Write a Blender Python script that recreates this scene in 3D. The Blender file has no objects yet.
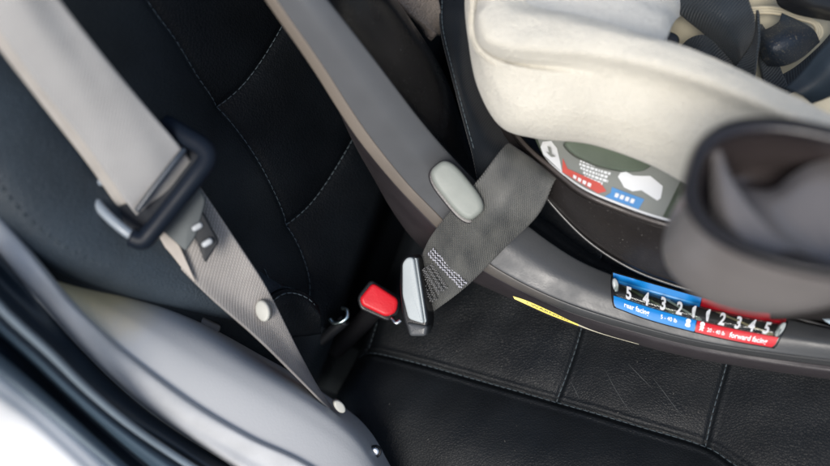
import bpy, bmesh, math, random
import numpy as np
from mathutils import Vector, Matrix
random.seed(4); rng = np.random.default_rng(4)
scene = bpy.context.scene
COL = scene.collection
R = math.radians

# ------------------------------------------------------------------ camera frame (world: X = car forward, Y = across the car, Z = up)
def nrm(v): return v / np.linalg.norm(v)
nb = nrm(np.array([.302, -.231, .925]))                 # from the scene towards the camera
rt = np.array([.915, .343, -.213]); rt = nrm(rt - nb * (nb @ rt))
up = np.cross(nb, rt)
FPX = 807.0
def ray(px, py): return rt * (px - 415) / FPX - up * (py - 233) / FPX - nb
CAM = -ray(350, 350) * .555
def W(px, py, d): return CAM + ray(px, py) * d
def pix(p):
    q = np.asarray(p, float) - CAM; d = -(q @ nb)
    return 415 + FPX * (q @ rt) / d, 233 - FPX * (q @ up) / d, d
def hit(px, py, P, N):
    P = np.asarray(P, float); N = nrm(np.asarray(N, float)); r = ray(px, py)
    return CAM + r * (((P - CAM) @ N) / (r @ N))

# ------------------------------------------------------------------ materials
def nodes(name):
    m = bpy.data.materials.new(name); m.use_nodes = True
    nt = m.node_tree; return m, nt, nt.nodes, nt.links, nt.nodes['Principled BSDF']
def coords(N, L, uv=False):
    t = N.new('ShaderNodeTexCoord'); g = N.new('ShaderNodeNewGeometry')
    return t.outputs['UV'] if uv else g.outputs['Position']
def noise(N, L, co, scale, detail=3):
    n = N.new('ShaderNodeTexNoise'); n.inputs['Scale'].default_value = scale; n.inputs['Detail'].default_value = detail
    L.new(co, n.inputs['Vector']); return n.outputs['Fac']
def ramp(N, L, src, a, b, ca, cb):
    r = N.new('ShaderNodeValToRGB'); e = r.color_ramp.elements
    e[0].position = a; e[1].position = b; e[0].color = (*ca, 1); e[1].color = (*cb, 1)
    L.new(src, r.inputs['Fac']); return r.outputs['Color']
def bump(N, L, h, strength, dist, prev=None):
    b = N.new('ShaderNodeBump'); b.inputs['Strength'].default_value = strength; b.inputs['Distance'].default_value = dist
    L.new(h, b.inputs['Height'])
    if prev is not None: L.new(prev, b.inputs['Normal'])
    return b.outputs['Normal']
def plastic(name, col, rough=.45, grain=.0003, gscale=900, var=.12, spec=.5, metal=0, smudge=8):
    m, nt, N, L, P = nodes(name); co = coords(N, L)
    c0 = tuple(max(0, c * (1 - var)) for c in col); c1 = tuple(min(1, c * (1 + var)) for c in col)
    L.new(ramp(N, L, noise(N, L, co, smudge * 4, 5), .35, .65, c0, c1), P.inputs['Base Color'])
    rr = ramp(N, L, noise(N, L, co, smudge * 5, 6), .3, .7, (rough * .82,) * 3, (min(1, rough * 1.2),) * 3)
    L.new(rr, P.inputs['Roughness'])
    P.inputs['Specular IOR Level'].default_value = spec; P.inputs['Metallic'].default_value = metal
    if name == 'smoke grey plastic': P.inputs['Transmission Weight'].default_value = .22; P.inputs['IOR'].default_value = 1.4
    if grain: L.new(bump(N, L, noise(N, L, co, gscale, 2), .35, grain), P.inputs['Normal'])
    return m
def dusty(name, col, rough, spec=.5, dustcol=(.3, .29, .27), gs=700, amount=.66, grain=.0003):
    m, nt, N, L, P = nodes(name); co = coords(N, L)
    base = ramp(N, L, noise(N, L, co, 30, 5), .35, .65, tuple(c * .91 for c in col), tuple(c * 1.15 for c in col))
    mask = ramp(N, L, noise(N, L, co, 1100, 1), amount, amount + .08, (0, 0, 0), (1, 1, 1))
    mx = N.new('ShaderNodeMix'); mx.data_type = 'RGBA'
    L.new(mask, mx.inputs['Factor']); L.new(base, mx.inputs[6]); mx.inputs[7].default_value = (*dustcol, 1)
    L.new(mx.outputs[2], P.inputs['Base Color'])
    L.new(ramp(N, L, noise(N, L, co, 55, 6), .3, .7, (rough * .8,) * 3, (min(1, rough * 1.25),) * 3), P.inputs['Roughness'])
    P.inputs['Specular IOR Level'].default_value = spec
    L.new(bump(N, L, noise(N, L, co, gs, 2), .4, grain), P.inputs['Normal'])
    return m
def leather(name, col, rough=.42, spec=.5, cell=620, depth=.0005, wrinkle=.0012):
    m, nt, N, L, P = nodes(name); co = coords(N, L)
    L.new(ramp(N, L, noise(N, L, co, 24, 6), .3, .7, tuple(c * .75 for c in col), tuple(c * 1.3 for c in col)), P.inputs['Base Color'])
    L.new(ramp(N, L, noise(N, L, co, 38, 6), .3, .7, (rough * .85,) * 3, (rough * 1.25,) * 3), P.inputs['Roughness'])
    P.inputs['Specular IOR Level'].default_value = spec
    v = N.new('ShaderNodeTexVoronoi'); v.feature = 'DISTANCE_TO_EDGE'; v.inputs['Scale'].default_value = cell
    wob = N.new('ShaderNodeTexNoise'); wob.inputs['Scale'].default_value = 300; L.new(co, wob.inputs['Vector'])
    mix = N.new('ShaderNodeVectorMath'); mix.operation = 'MULTIPLY_ADD'
    L.new(wob.outputs['Color'], mix.inputs[0]); mix.inputs[1].default_value = (.0016,) * 3; L.new(co, mix.inputs[2])
    L.new(mix.outputs[0], v.inputs['Vector'])
    hh = ramp(N, L, v.outputs['Distance'], 0, .22, (0, 0, 0), (1, 1, 1))
    n1 = bump(N, L, hh, .8, depth)
    n2 = bump(N, L, noise(N, L, co, 45, 4), .6, wrinkle, n1)
    L.new(n2, P.inputs['Normal']); return m
def weave(name, c0, c1, rough=.6, fine=1500, spec=.3, bumpd=.0002, lo=.3, hi=1.1, mott=1.15):
    """belt webbing: u runs along the belt, v across it, both in metres"""
    m, nt, N, L, P = nodes(name); co = coords(N, L, True)
    def wv(dirn, sc, dist=0):
        w = N.new('ShaderNodeTexWave'); w.bands_direction = dirn; w.inputs['Scale'].default_value = sc
        w.inputs['Distortion'].default_value = dist; w.inputs['Detail'].default_value = 1; L.new(co, w.inputs['Vector']); return w.outputs['Fac']
    a = wv('Y', fine / 4.5, .3); b = wv('DIAGONAL', fine / 6, .5)
    mu = N.new('ShaderNodeMath'); mu.operation = 'MULTIPLY'; L.new(a, mu.inputs[0]); L.new(b, mu.inputs[1])
    ad = N.new('ShaderNodeMath'); ad.operation = 'MULTIPLY_ADD'; L.new(noise(N, L, co, 60, 5), ad.inputs[0]); ad.inputs[1].default_value = mott; L.new(mu.outputs[0], ad.inputs[2])
    L.new(ramp(N, L, ad.outputs[0], lo, hi, c0, c1), P.inputs['Base Color'])
    P.inputs['Roughness'].default_value = rough; P.inputs['Specular IOR Level'].default_value = spec
    P.inputs['Sheen Weight'].default_value = .15
    L.new(bump(N, L, mu.outputs[0], .8, bumpd), P.inputs['Normal']); return m
def cloth(name, col, sc=1400):
    m, nt, N, L, P = nodes(name); co = coords(N, L)
    big = noise(N, L, co, 22, 5); fine = noise(N, L, co, sc, 2)
    ad = N.new('ShaderNodeMath'); ad.operation = 'MULTIPLY_ADD'; L.new(fine, ad.inputs[0]); ad.inputs[1].default_value = .55; L.new(big, ad.inputs[2])
    L.new(ramp(N, L, ad.outputs[0], .5, 1.05, tuple(c * .91 for c in col), tuple(min(1, c * 1.10) for c in col)), P.inputs['Base Color'])
    P.inputs['Roughness'].default_value = .9; P.inputs['Specular IOR Level'].default_value = .15
    P.inputs['Sheen Weight'].default_value = .25
    n1 = bump(N, L, fine, .9, .0016); n2 = bump(N, L, noise(N, L, co, 20, 4), .7, .008, n1)
    L.new(n2, P.inputs['Normal']); return m

M = dict(
    leather=leather('black leather', (.0050, .0063, .0076), .46, .22, 620, .00011, .0006),
    leather_back=leather('backrest leather', (.0035, .0048, .0065), .5, .13, 520, .00015, .0006),
    bolster=leather('bolster leather', (.034, .047, .060), .5, .5, 500, .0002, .0008),
    thread=plastic('grey thread', (.06, .08, .092), .6, 0, spec=.4),  # stitches made pale blue to stand in for the seam's edge highlight
    rail=dusty('charcoal plastic', (.050, .052, .053), .42, .55, amount=.74, dustcol=(.16,.155,.15)),
    skirt=dusty('warm charcoal plastic', (.030, .026, .029), .5, .45, amount=.8),
    edge=dusty('tan edge plastic', (.23, .185, .145), .42, .6, amount=.6),
    gloss=dusty('black plastic', (.006, .006, .007), .3, .35, (.12, .12, .12), amount=.72),
    bucket=dusty('dark brown plastic', (.019, .0165, .016), .38, .45, amount=.74),
    cream=cloth('cream fabric', (.64, .612, .53), 900),
    pad=cloth('pale grey fabric', (.68, .67, .62)),
    liner=plastic('cream liner', (.42, .38, .28), .7),
    green=plastic('olive foam', (.07, .09, .065), .8),
    cup=plastic('smoke grey plastic', (.24, .222, .215), .38, .0002, 600, .08, .5),
    rim=plastic('dark smoke plastic', (.018, .016, .018), .3, .0002, 600, .1, .6),
    silverpl=plastic('silver grey plastic', (.38, .42, .43), .42, .0002, 1200, .06),
    tab=plastic('pale grey plastic', (.24, .26, .235), .45, .0002, 1200, .08),
    blk=plastic('satin black plastic', (.012, .013, .015), .35, .0003, 900, .1, .45),
    tongueblk=plastic('blue black plastic', (.006, .010, .018), .5, .0002, 900, .1, .2),
    metal=plastic('steel', (.55, .58, .60), .25, 0, metal=1),
    tealmetal=plastic('zinc plated steel', (.50, .62, .64), .3, 0, metal=1),
    red=plastic('red plastic', (.62, .012, .022), .38, .0003, 900, .06, .5),
    trim=dusty('light grey plastic', (.44, .45, .462), .5, .4, (.62, .62, .60), 800, .77),
    tan=plastic('tan carpet', (.34, .30, .21), .9, .001, 600, .2, .1),
    rubber=plastic('black rubber', (.018, .028, .040), .38, .0002, 400, .1, .55),
    rubber2=plastic('grey blue rubber', (.05, .08, .11), .42, .0002, 400, .1, .6),
    bead=plastic('rubber bead', (.16, .20, .235), .45, .0002, 400, .08, .6),
    white=plastic('white paint', (.86, .87, .88), .25, 0, var=.02),
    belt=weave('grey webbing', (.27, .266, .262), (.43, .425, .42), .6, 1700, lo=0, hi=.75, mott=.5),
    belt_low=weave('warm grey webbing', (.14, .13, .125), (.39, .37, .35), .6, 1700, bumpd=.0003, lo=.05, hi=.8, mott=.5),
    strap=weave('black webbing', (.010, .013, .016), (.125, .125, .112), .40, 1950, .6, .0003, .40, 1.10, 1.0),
    harness=weave('blue black webbing', (.003, .0048, .0075), (.016, .024, .032), .5, 2100, .3, .0004),
    padfab=dusty('shoulder pad fabric', (.010, .016, .026), .5, .5, (.20, .17, .12), 1200, .66, .001),
    white_thread=plastic('white thread', (.5, .5, .55), .6, 0),
    ink=plastic('white print', (.82, .84, .86), .5, 0, var=.01),
    blue=plastic('blue print', (.006, .20, .56), .4, 0, var=.03, spec=.25),
    redp=plastic('red print', (.52, .008, .02), .4, 0, var=.03, spec=.25),
    labelblk=plastic('black print', (.012, .012, .013), .3, 0),
    labelgrey=plastic('grey print', (.25, .265, .25), .45, 0, var=.05),
    yellow=plastic('yellow print', (.80, .62, .02), .4, 0, var=.03),
    darkink=plastic('dark print', (.03, .03, .03), .5, 0),
    beige=cloth('taupe fabric', (.25, .215, .185), 700),
)
def glassmat():
    m, nt, N, L, P = nodes('clear tube')
    P.inputs['Base Color'].default_value = (.92, .96, .93, 1); P.inputs['Roughness'].default_value = .04
    P.inputs['Transmission Weight'].default_value = 1; P.inputs['IOR'].default_value = 1.3; return m
M['glass'] = glassmat()

# ------------------------------------------------------------------ builders
def link(name, me, mat, parent=None, smooth=True):
    me.materials.append(M[mat] if isinstance(mat, str) else mat)
    if smooth: me.polygons.foreach_set('use_smooth', [True] * len(me.polygons))
    o = bpy.data.objects.new(name, me); COL.objects.link(o)
    if parent is not None:
        o.parent = parent; o.matrix_parent_inverse = Matrix.Translation(-parent.location)
    return o
def tag(o, label, cat, group=None):
    o['label'] = label; o['category'] = cat
    if group: o['group'] = group
    return o
def thing(name, at, label, cat, group=None):
    o = bpy.data.objects.new(name, None); o.empty_display_size = .01; o.location = Vector(at); COL.objects.link(o)
    return tag(o, label, cat, group)
def cr(pts, n):
    """Catmull-Rom resampling to n points, even in arc length"""
    P = np.array(pts, float)
    if len(P) == 2: t = np.linspace(0, 1, n)[:, None]; return P[0] * (1 - t) + P[1] * t
    Q = np.vstack([2 * P[0] - P[1], P, 2 * P[-1] - P[-2]]); out = []
    for i in range(1, len(Q) - 2):
        a, b, c, d = Q[i - 1], Q[i], Q[i + 1], Q[i + 2]
        for t in np.linspace(0, 1, 16, endpoint=False):
            out.append(.5 * (2 * b + (c - a) * t + (2 * a - 5 * b + 4 * c - d) * t * t + (3 * b - a - 3 * c + d) * t ** 3))
    out.append(P[-1]); out = np.array(out)
    s = np.concatenate([[0], np.cumsum(np.linalg.norm(np.diff(out, axis=0), axis=1))])
    return np.stack([np.interp(np.linspace(0, s[-1], n), s, out[:, k]) for k in range(out.shape[1])], 1)
def crk(pts, n):
    """Catmull-Rom with the knots kept (cross-sections: even in knot index)"""
    P = np.array(pts, float)
    if len(P) < 3: return cr(pts, n)
    Q = np.vstack([2 * P[0] - P[1], P, 2 * P[-1] - P[-2]]); out = []
    for u in np.linspace(0, len(P) - 1, n):
        i = min(int(u), len(P) - 2); t = u - i; a, b, c, d = Q[i], Q[i + 1], Q[i + 2], Q[i + 3]
        out.append(.5 * (2 * b + (c - a) * t + (2 * a - 5 * b + 4 * c - d) * t * t + (3 * b - a - 3 * c + d) * t ** 3))
    return np.array(out)
def grid_mesh(name, G, closed=False, uv=True):
    nu, nv = G.shape[:2]
    idx = np.arange(nu * nv).reshape(nu, nv)
    if closed: idx = np.concatenate([idx, idx[:1]], 0)
    a = idx[:-1, :-1]; b = idx[1:, :-1]; c = idx[1:, 1:]; d = idx[:-1, 1:]
    F = np.stack([a, b, c, d], -1).reshape(-1, 4)
    V = G.reshape(-1, 3)
    me = bpy.data.meshes.new(name); me.from_pydata(V.tolist(), [], F.tolist())
    fn = np.cross(V[F[:, 1]] - V[F[:, 0]], V[F[:, 3]] - V[F[:, 0]]).sum(0)
    if fn @ nb < 0: me.flip_normals()
    if uv and not closed:
        du = np.concatenate([np.zeros((1, nv)), np.cumsum(np.linalg.norm(np.diff(G, axis=0), axis=2), 0)])
        dv = np.concatenate([np.zeros((nu, 1)), np.cumsum(np.linalg.norm(np.diff(G, axis=1), axis=2), 1)], 1)
        um = du.mean(1); vm = dv.mean(0)
        lay = me.uv_layers.new(name='uv').data
        li = np.zeros(len(me.loops), int); me.loops.foreach_get('vertex_index', li)
        uvs = np.stack([um[li // nv], vm[li % nv]], 1); lay.foreach_set('uv', uvs.ravel())
    return me
def loft(name, rails, nu, nv, mat, parent=None, thick=0, closed=False, bevel=0, disp=None):
    """surface through rails; every rail is a list of (px, py, distance) which W turns into points of the scene"""
    P = [cr([W(*p) for p in r], nu) for r in rails]
    G = np.stack([crk([q[i] for q in P], nv) for i in range(nu)])
    if disp: G = disp(G)
    o = link(name, grid_mesh(name, G, closed), mat, parent)
    if thick:
        s = o.modifiers.new('thickness', 'SOLIDIFY'); s.thickness = thick; s.offset = -1
    return o
def bm_obj(name, bm, mat, parent=None, smooth=True):
    bmesh.ops.recalc_face_normals(bm, faces=bm.faces)
    me = bpy.data.meshes.new(name); bm.to_mesh(me); bm.free(); return link(name, me, mat, parent, smooth)
def tube(name, pts, rad, mat, parent=None, n=60, seg=10, world=False):
    P = cr([p if world else W(*p) for p in pts], n); bm = bmesh.new(); rings = []
    for i in range(n):
        t = nrm(P[min(i + 1, n - 1)] - P[max(i - 1, 0)]); a = nrm(np.cross(t, nb)); b = np.cross(t, a)
        rr = rad if not callable(rad) else rad(i / (n - 1))
        rings.append([bm.verts.new(P[i] + rr * (a * math.cos(2 * math.pi * k / seg) + b * math.sin(2 * math.pi * k / seg))) for k in range(seg)])
    for i in range(n - 1):
        for k in range(seg): bm.faces.new((rings[i][k], rings[i][(k + 1) % seg], rings[i + 1][(k + 1) % seg], rings[i + 1][k]))
    bm.faces.new(rings[0]); bm.faces.new(rings[-1][::-1])
    return bm_obj(name, bm, mat, parent)
def prism(name, outline, depth, N, thick, mat, parent=None, bevel=.001, round_=0, seg=3, taper=0, hole=None):
    """outline given as pixels seen on the plane (centre at distance depth, normal N), pushed back by thick; front edges rounded"""
    N = nrm(np.asarray(N, float)); cx = np.mean([p[0] for p in outline]); cy = np.mean([p[1] for p in outline])
    P0 = W(cx, cy, depth)
    pts = [hit(x, y, P0, N) for x, y in outline]
    if round_: pts = rounded(pts, round_)
    bm = bmesh.new(); c = sum(pts) / len(pts)
    if hole:
        hp = [hit(x, y, P0, N) for x, y in hole]; hp = rounded(hp, .002)
        # bridge outer loop and hole loop by resampling both to the same count
        def rs(loop, n):
            L_ = loop + [loop[0]]; s = np.concatenate([[0], np.cumsum([np.linalg.norm(L_[i + 1] - L_[i]) for i in range(len(loop))])]); A = np.array(L_)
            return np.stack([np.interp(np.linspace(0, s[-1], n, endpoint=False), s, A[:, k]) for k in range(3)], 1)
        n = 64; A = rs(pts, n); B = rs(hp, n)
        k0 = min(range(n), key=lambda k: np.linalg.norm(A[0] - np.roll(B, -k, 0)[0])); B = np.roll(B, -k0, 0)
        va = [bm.verts.new(p) for p in A]; vb = [bm.verts.new(p) for p in B]
        f = [bm.faces.new((va[i], va[(i + 1) % n], vb[(i + 1) % n], vb[i])) for i in range(n)]
        g = bmesh.ops.extrude_face_region(bm, geom=f)
        for v in [v for v in g['geom'] if isinstance(v, bmesh.types.BMVert)]: v.co -= Vector(N * thick)
        bm.normal_update(); es = [e for e in bm.edges if len(e.link_faces) == 2 and e.calc_face_angle(0) > 1]
    else:
        # outline resampled finely, front edge rounded by inset rings, then a slightly crowned face
        L_ = np.array(pts + [pts[0]]); s_ = np.concatenate([[0], np.cumsum(np.linalg.norm(np.diff(L_, axis=0), axis=1))]); n = 96
        A = np.stack([np.interp(np.linspace(0, s_[-1], n, endpoint=False), s_, L_[:, k]) for k in range(3)], 1)
        T = np.roll(A, -1, 0) - np.roll(A, 1, 0); T /= np.linalg.norm(T, axis=1)[:, None]; I_ = np.cross(T, N)
        if np.mean(np.sum(I_ * (c - A), 1)) < 0: I_ = -I_
        I_ = (np.roll(I_, 1, 0) + I_ * 2 + np.roll(I_, -1, 0)); I_ /= np.linalg.norm(I_, axis=1)[:, None]
        rmax = np.linalg.norm(A - c, axis=1).min(); bv = min(bevel, rmax * .6, thick * .8)
        rings = [(A - c) * (1 + taper) + c - N * thick]
        for k in range(seg + 3):
            a_ = math.pi / 2 * k / (seg + 2); rings.append(A + I_ * bv * (1 - math.cos(a_)) - N * bv * (1 - math.sin(a_)))
        last = rings[-1]; crown = rmax * .035
        for q in (.97, .85, .6, .35, .12): rings.append((last - c) * q + c + N * crown * (1 - q * q))
        rv = [[bm.verts.new(p) for p in r] for r in rings]
        for a_, b_ in zip(rv[:-1], rv[1:]):
            for i in range(n): bm.faces.new((a_[i], a_[(i + 1) % n], b_[(i + 1) % n], b_[i]))
        bm.faces.new(rv[0][::-1]); bm.faces.new(rv[-1])
    if hole: bmesh.ops.bevel(bm, geom=es, offset=bevel, segments=seg, profile=.5, affect='EDGES', clamp_overlap=True)
    o = bm_obj(name, bm, mat, parent)
    if hole: w_ = o.modifiers.new('normals', 'WEIGHTED_NORMAL'); w_.weight = 100
    return o
def rounded(pts, r, k=5):
    out = []; n = len(pts)
    for i in range(n):
        a, b, c = pts[i - 1], pts[i], pts[(i + 1) % n]
        u = a - b; v = c - b; lu = np.linalg.norm(u); lv = np.linalg.norm(v); q = min(r, lu * .45, lv * .45)
        s = b + u / lu * q; e = b + v / lv * q
        for j in range(k + 1):
            t = j / k; out.append((1 - t) ** 2 * s + 2 * t * (1 - t) * b + t * t * e)
    return out
def ellipse(cx, cy, a, b, rot=0, n=28, e=2.0):
    o = []
    for i in range(n):
        t = 2 * math.pi * i / n; c, s = math.cos(t), math.sin(t)
        x = a * math.copysign(abs(c) ** (2 / e), c); y = b * math.copysign(abs(s) ** (2 / e), s)
        o.append((cx + x * math.cos(rot) - y * math.sin(rot), cy + x * math.sin(rot) + y * math.cos(rot)))
    return o
def dashes(name, paths, mat, parent, step=.0042, ln=.0038, rad=.0005, lift=.0006):
    """stitches along paths of (point, normal)"""
    bm = bmesh.new()
    for pts, nor in paths:
        pts = np.array(pts); s = np.concatenate([[0], np.cumsum(np.linalg.norm(np.diff(pts, axis=0), axis=1))])
        k = 0.0
        while k + ln < s[-1]:
            a = np.array([np.interp(k, s, pts[:, j]) for j in range(3)]); b = np.array([np.interp(k + ln, s, pts[:, j]) for j in range(3)])
            t = nrm(b - a); sd = nrm(np.cross(t, nor)); nn = np.cross(sd, t)
            if nn @ nor < 0: nn = -nn
            rings = []
            for q, rr, hh in ((0, .4, -.3), (.2, 1, .6), (.8, 1, .6), (1, .4, -.3)):
                c = a + (b - a) * q + nn * (lift * hh)
                rings.append([bm.verts.new(c + rad * rr * (sd * math.cos(z) + nn * math.sin(z))) for z in np.linspace(0, 2 * math.pi, 6, endpoint=False)])
            for i in range(3):
                for z in range(6): bm.faces.new((rings[i][z], rings[i][(z + 1) % 6], rings[i + 1][(z + 1) % 6], rings[i + 1][z]))
            k += step * (1 + .06 * random.uniform(-1, 1))
    return bm_obj(name, bm, mat, parent)
def segdist(X, Y, poly):
    d = np.full(X.shape, 9.0)
    for (x0, y0), (x1, y1) in zip(poly[:-1], poly[1:]):
        vx, vy = x1 - x0, y1 - y0; t = np.clip(((X - x0) * vx + (Y - y0) * vy) / (vx * vx + vy * vy), 0, 1)
        d = np.minimum(d, np.hypot(X - x0 - t * vx, Y - y0 - t * vy))
    return d
def spaced(a, b, fa, fb, fine, coarse):
    return np.unique(np.concatenate([np.arange(a, fa, coarse), np.arange(fa, fb, fine), np.arange(fb, b, coarse)]))
def sm(x, a, b):
    t = np.clip((x - a) / (b - a), 0, 1); return t * t * (3 - 2 * t)
def lump(X, Y, seed, sc, amp):
    g = np.random.default_rng(seed); o = np.zeros(X.shape)
    for i in range(7):
        a = g.uniform(0, 2 * math.pi); f = sc * g.uniform(.6, 1.8); o += np.sin((X * math.cos(a) + Y * math.sin(a)) * f + g.uniform(0, 6.3))
    return o / 7 * amp

# ------------------------------------------------------------------ car seat
CN = nrm(np.array([-.08, 0, 1.])); CX = nrm(np.cross([0, 1, 0], CN)); CY = np.array([0, 1., 0])
def cuv(px, py): q = hit(px, py, (0, 0, 0), CN); return float(q @ CX), float(q @ CY)
BN = nrm(np.array([1, 0, .5])); BV = nrm(np.cross(BN, [0, 1, 0])); BV = BV if BV[2] > 0 else -BV
def buv(px, py): q = hit(px, py, (0, 0, 0), BN); return float(q @ CY), float(q @ BV)
seat = thing('car_seat', (0, 0, 0), 'black stitched leather rear car seat under the child seat', 'car seat')
def smooth2(pl, n=60): return [tuple(p) for p in cr(pl, n)]
cs_long = smooth2([cuv(*p) for p in [(343, 368), (348, 354), (362, 350), (400, 358), (470, 377), (555, 401), (640, 426), (705, 445), (735, 464), (775, 490), (830, 520), (900, 560)]], 120)
cs_a = smooth2([cuv(*p) for p in [(375, 300), (371, 322), (362, 350)]], 20)
cs_b = smooth2([cuv(*p) for p in [(555, 401), (567, 372), (579, 335), (590, 290), (605, 240)]], 30)
cs_c = smooth2([cuv(*p) for p in [(706, 445), (713, 412), (725, 370), (738, 320), (750, 270)]], 30)
def cushion_h(X, Y):
    d1 = segdist(X, Y, cs_long); d2 = np.minimum(np.minimum(segdist(X, Y, cs_a), segdist(X, Y, cs_b)), segdist(X, Y, cs_c))
    h = -.0014 * np.exp(-(d1 / .0015) ** 2) - .0045 * np.exp(-d1 / .010) - .0010 * np.exp(-(d2 / .0014) ** 2) - .003 * np.exp(-d2 / .009)
    h += lump(X, Y, 3, 70, .0018) + lump(X, Y, 5, 160, .0006)
    h += .0011 * np.exp(-((d1 - .0030) / .0011) ** 2) + .0006 * np.exp(-((d2 - .0026) / .0010) ** 2)
    h += .006 * np.exp(-((Y + .03) / .03) ** 2)
    h -= .05 * (1 - sm(X, -.03, .018)) * sm(Y, -.2, .05) + .03 * (1 - sm(X, -.03, .004))
    h -= .10 * (1 - sm(Y, -.16, -.062))
    return h
xs = spaced(-.05, .62, -.02, .36, .0013, .01); ys = spaced(-.17, .7, -.10, .10, .0013, .012)
X, Y = np.meshgrid(xs, ys, indexing='ij')
G = X[..., None] * CX + Y[..., None] * CY + cushion_h(X, Y)[..., None] * CN
cushion = link('cushion', grid_mesh('cushion', G), 'leather', seat)
s_ = cushion.modifiers.new('thickness', 'SOLIDIFY'); s_.thickness = .02; s_.offset = -1
def on_cushion(uv, off=0.0):
    A = np.array(uv); h = cushion_h(A[:, 0], A[:, 1]); return A[:, :1] * CX + A[:, 1:] * CY + (h[:, None] + off) * CN
def shift(poly, o):
    A = np.array(poly); t = np.gradient(A, axis=0); t /= np.linalg.norm(t, axis=1)[:, None]; return np.stack([A[:, 0] - t[:, 1] * o, A[:, 1] + t[:, 0] * o], 1)
dashes('stitching', [(on_cushion(cs_long, .0004), CN)] +
       [(on_cushion(c, .0003), CN) for c in (cs_a, cs_b, cs_c)], 'thread', seat, rad=.00032)

for k_, sp in enumerate([[(604, 368), (612, 383), (622, 400), (634, 416)], [(653, 378), (664, 392), (676, 408), (684, 416)], [(628, 364), (640, 376), (652, 388)], [(571, 382), (576, 392), (579, 399)]]):
    cp = cr(on_cushion([cuv(*p) for p in sp], .0001), 30)
    tube('scratch', list(cp), lambda t: .00016 * math.sin(math.pi * (.08 + .84 * t)), plastic('scuff', (.07, .075, .075), .7, 0), seat, 30, 5, True)
bs_main = smooth2([buv(*p) for p in [(110, -80), (155, 0), (182, 38), (206, 76), (230, 107), (262, 155), (286, 200), (299, 227), (310, 255), (317, 285), (314, 322)]], 120)
bs_a = smooth2([buv(*p) for p in [(230, 107), (251, 84), (272, 52), (300, 0), (330, -60)]], 40)
bs_b = smooth2([buv(*p) for p in [(299, 227), (325, 196), (357, 140), (380, 90), (400, 40)]], 40)
def back_h(Yc, V):
    d1 = segdist(Yc, V, bs_main); d2 = np.minimum(segdist(Yc, V, bs_a), segdist(Yc, V, bs_b))
    h = -.0012 * np.exp(-(d1 / .0020) ** 2) - .007 * np.exp(-d1 / .014) - .0012 * np.exp(-(d2 / .0018) ** 2) - .005 * np.exp(-d2 / .012)
    h += lump(Yc, V, 8, 50, .002); h -= .04 * (1 - sm(V, -.03, .03))
    return h
ysb = spaced(-.03, .7, .0, .16, .0016, .012); vsb = spaced(-.09, .62, -.03, .30, .0016, .012)
X, Y = np.meshgrid(ysb, vsb, indexing='ij')
G = X[..., None] * CY + Y[..., None] * BV + back_h(X, Y)[..., None] * BN
back = link('backrest', grid_mesh('backrest', G), 'leather_back', seat)
s_ = back.modifiers.new('thickness', 'SOLIDIFY'); s_.thickness = .02; s_.offset = -1
mm = np.array(bs_main); o_ = np.argsort(mm[:, 1]); back.data.materials.append(leather('side panel leather', (.014, .0175, .020), .6, .25, 520, .00015, .0006))
cen = np.zeros(len(back.data.polygons) * 3); back.data.polygons.foreach_get('center', cen); cen = cen.reshape(-1, 3)
cy_, cv_ = cen @ CY, cen @ BV; back.data.polygons.foreach_set('material_index', (cy_ < np.interp(cv_, mm[o_, 1], mm[o_, 0])).astype(int).tolist())
def on_back(uv, off=0.0):
    A = np.array(uv); h = back_h(A[:, 0], A[:, 1]); return A[:, :1] * CY + A[:, 1:] * BV + (h[:, None] + off) * BN
hem = smooth2([buv(*p) for p in [(262, 268), (270, 283), (290, 288), (306, 294), (317, 304)]], 30)
dashes('stitching', [(on_back(bs_main, .0005), BN), (on_back(bs_a, .0004), BN), (on_back(bs_b, .0004), BN),
                     (on_back(hem, .002), BN)], 'thread', seat, rad=.00032)
def bp(px, py, off):
    q = hit(px, py, (0, 0, 0), BN); return (px, py, float((CAM - q) @ nb) - off)
loft('side_bolster', [
    [bp(x, y, -.003) for x, y in [(20, -60), (95, 60), (150, 150), (205, 220), (262, 270), (308, 300)]],
    [bp(x, y, .010) for x, y in [(-30, -40), (45, 70), (105, 165), (172, 225), (248, 272), (297, 302)]],
    [bp(x, y, .016) for x, y in [(-60, 0), (10, 120), (70, 205), (145, 255), (235, 287), (290, 310)]],
    [bp(x, y, .012) for x, y in [(-90, 80), (-12, 180), (45, 245), (122, 282), (222, 306), (283, 322)]],
    [bp(x, y, -.008) for x, y in [(-95, 130), (-15, 215), (45, 268), (125, 297), (218, 320), (280, 332)]],
    [bp(x, y, -.04) for x, y in [(-70, 140), (5, 215), (65, 268), (140, 293), (228, 315), (284, 328)]]],
    120, 50, 'bolster', seat, .004)
seam = cr([W(*bp(x, y, .0135)) for x, y in [(-20, 160), (25, 215), (75, 252), (130, 272), (200, 290), (255, 303)]], 80)
dashes('stitching', [(seam + nb * .001, nb)], 'thread', seat, step=.005, ln=.0032, rad=.0004)
# side pocket flap at the foot of the backrest
flap = loft('corner_flap', [
    [(268, 300, .480), (285, 289, .487), (305, 292, .496), (318, 305, .503)],
    [(262, 318, .485), (285, 306, .488), (305, 306, .496), (321, 318, .503)],
    [(280, 345, .50), (292, 338, .503), (308, 336, .508), (321, 334, .512)]], 40, 24, 'leather_back', seat, .003)
A_ = cr([W(270, 303, .480), W(286, 293, .4865), W(304, 296, .4955), W(316, 307, .5025), W(319, 328, .508)], 50)
dashes('stitching', [(A_ + nb * .0006, nb)], 'thread', flap, rad=.0004)

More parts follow.
